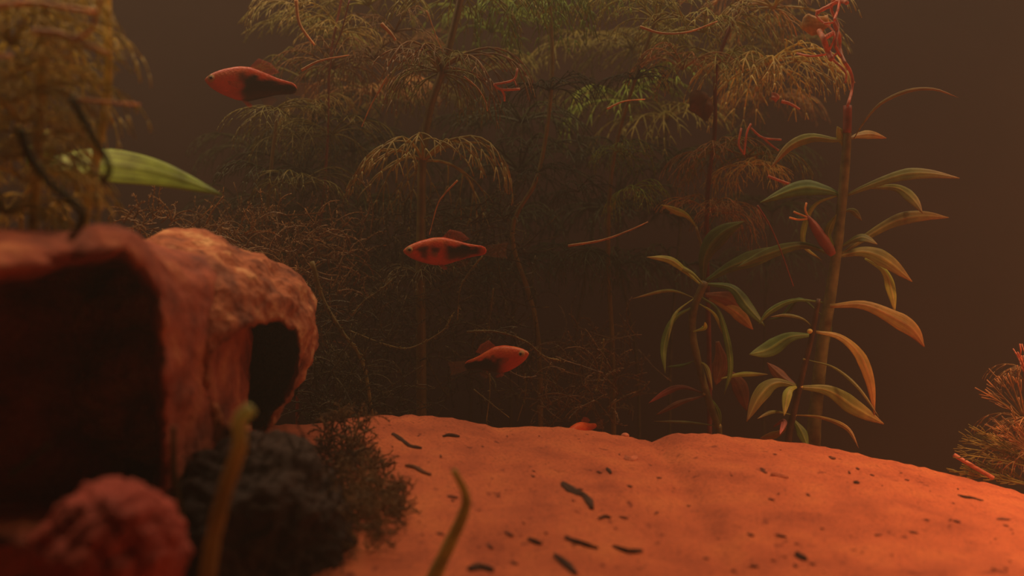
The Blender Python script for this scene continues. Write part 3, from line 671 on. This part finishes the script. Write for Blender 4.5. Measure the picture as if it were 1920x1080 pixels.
def front_weed(stem, d, label, seed, whs):
    pts = [P(x, y, d) for x, y in stem]; base = pts[0]
    root = empty('feathery_stem_plant', base, label, 'water plant', 'blurred front weeds')
    b = MB(); b.tube(spline(pts, 20), S(9, d), 8); b.build('stem', M['front_olive'], root, origin=base)
    for x, y, s, mt in whs:
        me = whorl_mesh(mt, rw.randint(0, 3)); o = bpy.data.objects.new('leaf_whorl', me); C.objects.link(o); o.parent = root
        o.location = P(x, y, d) - base; o.scale = (s,) * 3; o.rotation_euler = (rw.uniform(-.3, .3), rw.uniform(-.3, .3), rw.uniform(0, 6))
front_weed([(60, 460), (70, 300), (80, 100), (90, -60)], .25, 'blurred olive weed against the left edge in front of the sword leaf', 1,
           [(30, 30, .75, 'front_olive'), (35, 130, .75, 'front_olive'), (40, 230, .7, 'front_olive'), (45, 340, .75, 'front_olive'), (20, 80, 1.0, 'front_olive'), (15, 200, 1.0, 'front_olive'), (10, 400, .9, 'front_olive'), (-10, 20, 1.0, 'front_olive'), (20, 150, .8, 'front_olive'), (60, 270, .55, 'front_olive'), (-5, 300, 1.0, 'front_olive'), (50, -20, .75, 'front_olive')])
front_weed([(150, 460), (180, 300), (203, 150), (198, -60)], .27, 'blurred olive weed with upright stem beside the left edge weed', 2,
           [(115, 10, .5, 'front_olive'), (120, 90, .48, 'front_olive'), (105, 160, .5, 'front_olive'), (90, 230, .5, 'front_olive'), (90, 400, .55, 'front_olive'), (50, 290, .6, 'front_olive')])
strand([(60, 58), (110, 62), (150, 78), (205, 100)], .22, 11, 'orange_strand', 'blurred orange root wandering through the left weeds', 'root_strand', 'root', n=20)
strand([(-20, 12), (60, 5), (130, 15), (180, 22)], .22, 12, 'orange_strand', 'blurred orange root along the top left corner', 'root_strand', 'root')
strand([(130, 75), (165, 60), (182, 25), (190, -20)], .22, 9, 'orange_strand', 'blurred orange root rising to the top edge beside the left weed stem', 'root_strand', 'root')
strand([(140, 186), (190, 190), (262, 196)], .24, 8, 'orange_strand', 'short red orange root sticking out right of the left weeds', 'root_strand', 'root')
strand([(-10, 105), (10, 104), (22, 106)], .22, 9, 'orange_strand', 'orange root stub at the left edge', 'root_strand', 'root')
strand([(38, 240), (55, 290), (95, 345), (145, 385), (155, 415), (130, 450)], .20, 18, 'front_dark', 'dark curved root looping in front of the left weeds', 'root_strand', 'root', taper=.2)
strand([(135, 180), (165, 240), (195, 290), (205, 320), (190, 345)], .21, 14, 'front_dark', 'dark root crossing in front of the green sword leaf', 'root_strand', 'root', taper=.1)
strand([(385, 1110), (400, 1010), (425, 910), (450, 835), (448, 790), (472, 765)], .19, 36, 'front_stalk', 'thick blurred tan stalk rising at front with a pale tip', 'plant_stalk', 'stalk', taper=.25)
strand([(345, 1060), (338, 980), (325, 880), (325, 800)], .21, 22, 'front_dark', 'faint dark green stalk left of the thick tan stalk', 'plant_stalk', 'stalk')
strand([(800, 1110), (838, 1030), (870, 960), (872, 925), (850, 880)], .24, 30, 'front_stem', 'blurred olive stalk standing in front of the sand', 'plant_stalk', 'stalk', taper=.6)
strand([(20, 890), (60, 860), (90, 835)], .20, 14, 'front_dark', 'faint blurred weed tip in front of the big shaded rock', 'plant_stalk', 'stalk')

# ------------------------------------------------------------------ fish
def fish(head, tail, d, L_px, label, seed, patt, dy=0.0, hscale=1.0, extra_bend=0):
    """head, tail: px of snout and tail root"""
    a = P(*head, d); t = P(*tail, d + dy); ax = (a - t); L = ax.length; ax.normalize()
    root = empty('platy_fish', (a + t) / 2, label, 'fish', 'small red and black fish')
    up = Vector((0, 0, 1)); up = (up - ax * up.dot(ax)).normalized(); sd = ax.cross(up)
    def W(u, v, s):  # u 0 at snout..1 at tail root
        bend = extra_bend * (u - .4) ** 2 * L
        return t + ax * (L * (1 - u)) + up * v * L + sd * (s * L + bend) - (a + t) / 2
    top = [(0, .0), (.03, .035), (.1, .070), (.2, .105), (.35, .14), (.48, .145), (.62, .115), (.78, .075), (.92, .056), (.975, .050), (1.0, .012)]
    bot = [(0, -.012), (.03, -.045), (.1, -.085), (.2, -.12), (.35, -.155), (.48, -.16), (.62, -.12), (.78, -.075), (.92, -.054), (.975, -.050), (1.0, -.012)]
    wid = [(0, .012), (.03, .035), (.1, .062), (.2, .08), (.35, .088), (.5, .078), (.7, .045), (.9, .02), (1.0, .012)]
    def sm(tab, u):
        return (lerp_tab(tab, u - .03) + lerp_tab(tab, u) * 2 + lerp_tab(tab, u + .03)) / 4 if .03 < u < .97 else lerp_tab(tab, u)
    rings = []; cols = []; n = 64; m = 36
    red = Vector((.80, .085, .02)); orange = Vector((.88, .20, .04)); black = Vector((.012, .009, .007)); dull = Vector((.42, .06, .03))
    for i in range(n + 1):
        u = i / n; tp, bt, wd = sm(top, u) * hscale, sm(bot, u) * hscale, sm(wid, u); r = []; c = []
        for j in range(m):
            th = 2 * math.pi * j / m; s_, c_ = math.sin(th), math.cos(th)
            v = (tp + bt) / 2 + (tp - bt) / 2 * c_; s = wd * (abs(s_) ** .9) * (1 if s_ > 0 else -1)
            r.append(W(u, v, s)); nv = c_   # +1 back, -1 belly
            k = noise.noise(Vector((u * 9, nv * 3, seed)))
            col = red.lerp(orange, max(0, min(1, .5 + k)) * max(0, min(1, (nv + .2) * 1.2)))
            col = col.lerp(dull, max(0, min(1, -.2 - nv)) * .9)
            if u < .14: col = col.lerp(Vector((.62, .22, .09)), (1 - u / .14) * .6)
            f = patt(u, nv, k); col = col.lerp(black, max(0, min(1, f)))
            c.append((*col, 1))
        rings.append(r); cols.append(c)
    b = MB(); b.ring_loft(rings, cols); body = b.build('body', M['fish'], root); body.location = (0, 0, 0)
    for sg in (1, -1):
        q = W(.075, .005, sg * .047); b = MB(); b.ball(Vector((0, 0, 0)), L * .043, 12); e = b.build('eye', M['iris'], root); e.location = q
        b = MB(); b.ball(Vector((0, 0, 0)), L * .024, 10); p2 = b.build('pupil', M['pupil'], e); p2.location = sd * sg * L * .0235
    def fin(name, outline, mat, s0=0.0, s1=0.0, th=.0022):
        """outline: (u, v) loop: root edge pairs and outer edge pairs; ribbed lens between them"""
        b = MB(); inner, outer = outline; k = 14; rings = []
        for i in range(k + 1):
            t_ = i / k
            def ev(l):
                x = t_ * (len(l) - 1); j = min(int(x), len(l) - 2); f = x - j
                return (l[j][0] + (l[j+1][0] - l[j][0]) * f, l[j][1] + (l[j+1][1] - l[j][1]) * f)
            A, B = ev(inner), ev(outer); row = []
            rib = th * (1.0 if i % 2 else .35)
            for q, w_ in ((0, 1), (.33, .8), (.66, .5), (1, .1)):
                row.append(W(A[0] + (B[0] - A[0]) * q, A[1] + (B[1] - A[1]) * q, s0 + (s1 - s0) * q + rib * w_))
            for q, w_ in ((1, .1), (.66, .5), (.33, .8), (0, 1)):
                row.append(W(A[0] + (B[0] - A[0]) * q, A[1] + (B[1] - A[1]) * q, s0 + (s1 - s0) * q - rib * w_))
            rings.append(row)
        b.ring_loft(rings); o = b.build(name, M[mat], root); o.location = (0, 0, 0); return o
    h = hscale
    fin('tail_fin', ([(.96, .050*h), (.96, 0), (.96, -.050*h)], [(1.27, .10), (1.25, .05), (1.24, -.05), (1.26, -.10)]), 'fin_clear')
    fin('dorsal_fin', ([(.46, .135*h), (.56, .12*h), (.68, .09*h)], [(.56, .23*h), (.70, .20*h), (.80, .125*h)]), 'fin_red')
    fin('anal_fin', ([(.60, -.11*h), (.66, -.095*h), (.72, -.08*h)], [(.68, -.19*h), (.76, -.16*h), (.80, -.11*h)]), 'fin_clear')
    for sg in (1, -1):
        fin('pectoral_fin', ([(.25, -.01), (.26, -.03), (.27, -.05)], [(.40, -.02), (.41, -.055), (.38, -.09)]), 'fin_clear', sg * .082, sg * .12)
        fin('pelvic_fin', ([(.40, -.14*h), (.42, -.145*h), (.45, -.145*h)], [(.48, -.20*h), (.52, -.20*h), (.53, -.18*h)]), 'fin_red', sg * .03, sg * .05)
    return root
def sg(x, k=14): return 1 / (1 + math.exp(-max(-40, min(40, x * k))))
def patA(u, v, k): return 1.1 * sg(u - .40 + .06*k, 34) * sg(.5 - v + .5*k, 12)
def patB(u, v, k):
    a = sg(u - .50, 40) * sg(.93 - u, 40) * sg(.62 - v + .5*k, 12) * sg(v + .8 + .3*k, 10)
    return max(1.1 * a, .9 * sg(.062 - math.hypot(u - .24, (v - .0) * .13) + .05*k, 90), .9 * sg(.05 - math.hypot(u - .38, (v - .15) * .12) + .05*k, 90))
def patC(u, v, k): return sg(u - .33 - .12 * max(0, -v), 26) * sg(.15 - v + 1.0 * max(0, u - .45) + .4*k, 12) * 1.1
fish((384, 148), (556, 166), .40, 0, 'red fish with a black rear flank swimming left near the top left', 1, patA, dy=.006, hscale=1.28, extra_bend=.1)
fish((756, 470), (912, 470), .42, 0, 'red fish with dark blotches facing left in the middle of the tank', 2, patB, dy=.004, hscale=1.12)
fish((991, 662), (872, 686), .415, 0, 'red fish with a dark lower side facing right just above the sand', 3, patC, dy=.015, hscale=1.2)
fish((1062, 812), (1118, 798), .44, 0, 'tiny red fish mostly hidden behind the sand crest', 4, lambda u, v, k: sg(u-.6, 20) * .4, dy=.02, hscale=.95)

# ------------------------------------------------------------------ debris on the sand
def on_sand(px, py):
    lo, hi = .17, YC - .001
    for k in range(40):
        mid = (lo + hi) / 2; q = P(px, py, mid)
        if q.z > sand_z(q.x, q.y): lo = mid
        else: hi = mid
    q = P(px, py, lo); return Vector((q.x, q.y, sand_z(q.x, q.y)))
def bit(px, w, label, mat='debris', name='leaf_fragment', cat='debris', group=None):
    ctrl = [on_sand(x, y) + Vector((0, 0, .0004)) for x, y in px]; sp = spline(ctrl, 10); d = ctrl[0].y
    for q in sp: q.z = sand_z(q.x, q.y) + .0005
    ws = [S(w, d) * (.3 + .9 * math.sin(math.pi * (.08 + .84 * i / 10))) * (1 + .3 * noise.noise(Vector((i * 1.3, px[0][0], 0)))) for i in range(11)]
    b = MB(); b.blade(sp, ws, Vector((0, -.5, 1)), .0005, .3, 0)
    return tag(b.build(name, M[mat], origin=ctrl[0]), label, cat, group)
bit([(1055, 908), (1075, 922), (1098, 932)], 16, 'largest dark leaf scrap lying alone in the middle of the sand')
bit([(1094, 930), (1104, 940), (1110, 956)], 12, 'dark hooked scrap touching the lower end of the largest leaf scrap')
bit([(735, 816), (755, 828), (790, 842)], 7, 'long thin dark scrap near the left end of the sand crest')
bit([(830, 820), (848, 818), (862, 820)], 6, 'short dark scrap just below the left part of the crest')
bit([(1137, 880), (1142, 884), (1146, 889)], 6, 'small dark scrap up the slope from the largest leaf scrap', )
bit([(1150, 1026), (1180, 1036), (1205, 1035)], 9, 'dark scrap right of the bottom centre of the sand')
bit([(1060, 1008), (1090, 1020), (1122, 1030)], 8, 'slanting dark scrap at bottom centre, left of its twin streak')
bit([(1040, 1042), (1060, 1058), (1080, 1078)], 12, 'blurred dark scrap at the bottom edge right of the olive stalk')
bit([(990, 1012), (1004, 1018), (1016, 1022)], 8, 'short dark scrap left of the slanting bottom centre scrap')
bit([(880, 1070), (900, 1066), (925, 1072)], 20, 'blackish lump of debris at the bottom edge beside the olive stalk')
bit([(1122, 974), (1134, 971), (1146, 973)], 6, 'flat dark scrap below the largest leaf scrap')
bit([(1796, 930), (1812, 934), (1844, 941)], 4, 'thin dark needle on the right slope of the sand')
bit([(1600, 906), (1606, 907), (1612, 908)], 6, 'black speck high on the right half of the sand')
bit([(1492, 1040), (1502, 1046), (1512, 1052)], 13, 'dark clot of debris low on the right half of the sand')
bit([(760, 875), (785, 882), (808, 892)], 7, 'faint brown scrap on the left of the sand below the crest', 'broad_brown')
bit([(1172, 860), (1182, 862), (1194, 860)], 13, 'pale yellow orange chip on the sand below the crest dip', 'pebble', 'sand_chip')
bit([(1445, 892), (1460, 893), (1478, 898)], 10, 'flat orange chip on the sand below the slanting leafy stem', 'pebble', 'sand_chip')
q = on_sand(1172, 822); b = MB(); b.ball(Vector((0, 0, 0)), S(8, YC), 8, (1, 1, .7)); o = tag(b.build('pebble', M['pebble']), 'small round pink pebble sitting on the crest left of the dip', 'pebble'); o.location = P(1172, 817, YC)
rs = random.Random(5)
proto = None
for i in range(110):
    px = rs.uniform(720, 1915); top = lerp_tab(crest, px) + 12; py = top + (1075 - top) * rs.random() ** 1.15
    q = on_sand(px, py); s = .25 + .75 * rs.random() ** 2
    if proto is None:
        b = MB(); L0 = .0016
        b.blade([Vector((-L0 + 2*L0*j/6, .0003 * math.sin(j), 0)) for j in range(7)], [.0012 * math.sin(math.pi * (.1 + .8 * j / 6)) for j in range(7)], Vector((0, 0, 1)), .0004, .2)
        proto = b.build('debris_speck', M['speck']); o = proto
        tag(o, 'tiny dark speck among many scattered over the orange sand', 'debris', 'specks scattered on the sand')
    else:
        o = proto.copy(); C.objects.link(o)
    o.location = (q.x, q.y, sand_z(q.x, q.y) + .0003); o.scale = (s * rs.uniform(.7, 1.6), s * .8, s); o.rotation_euler = (0, .05, rs.gauss(-.5, .7))
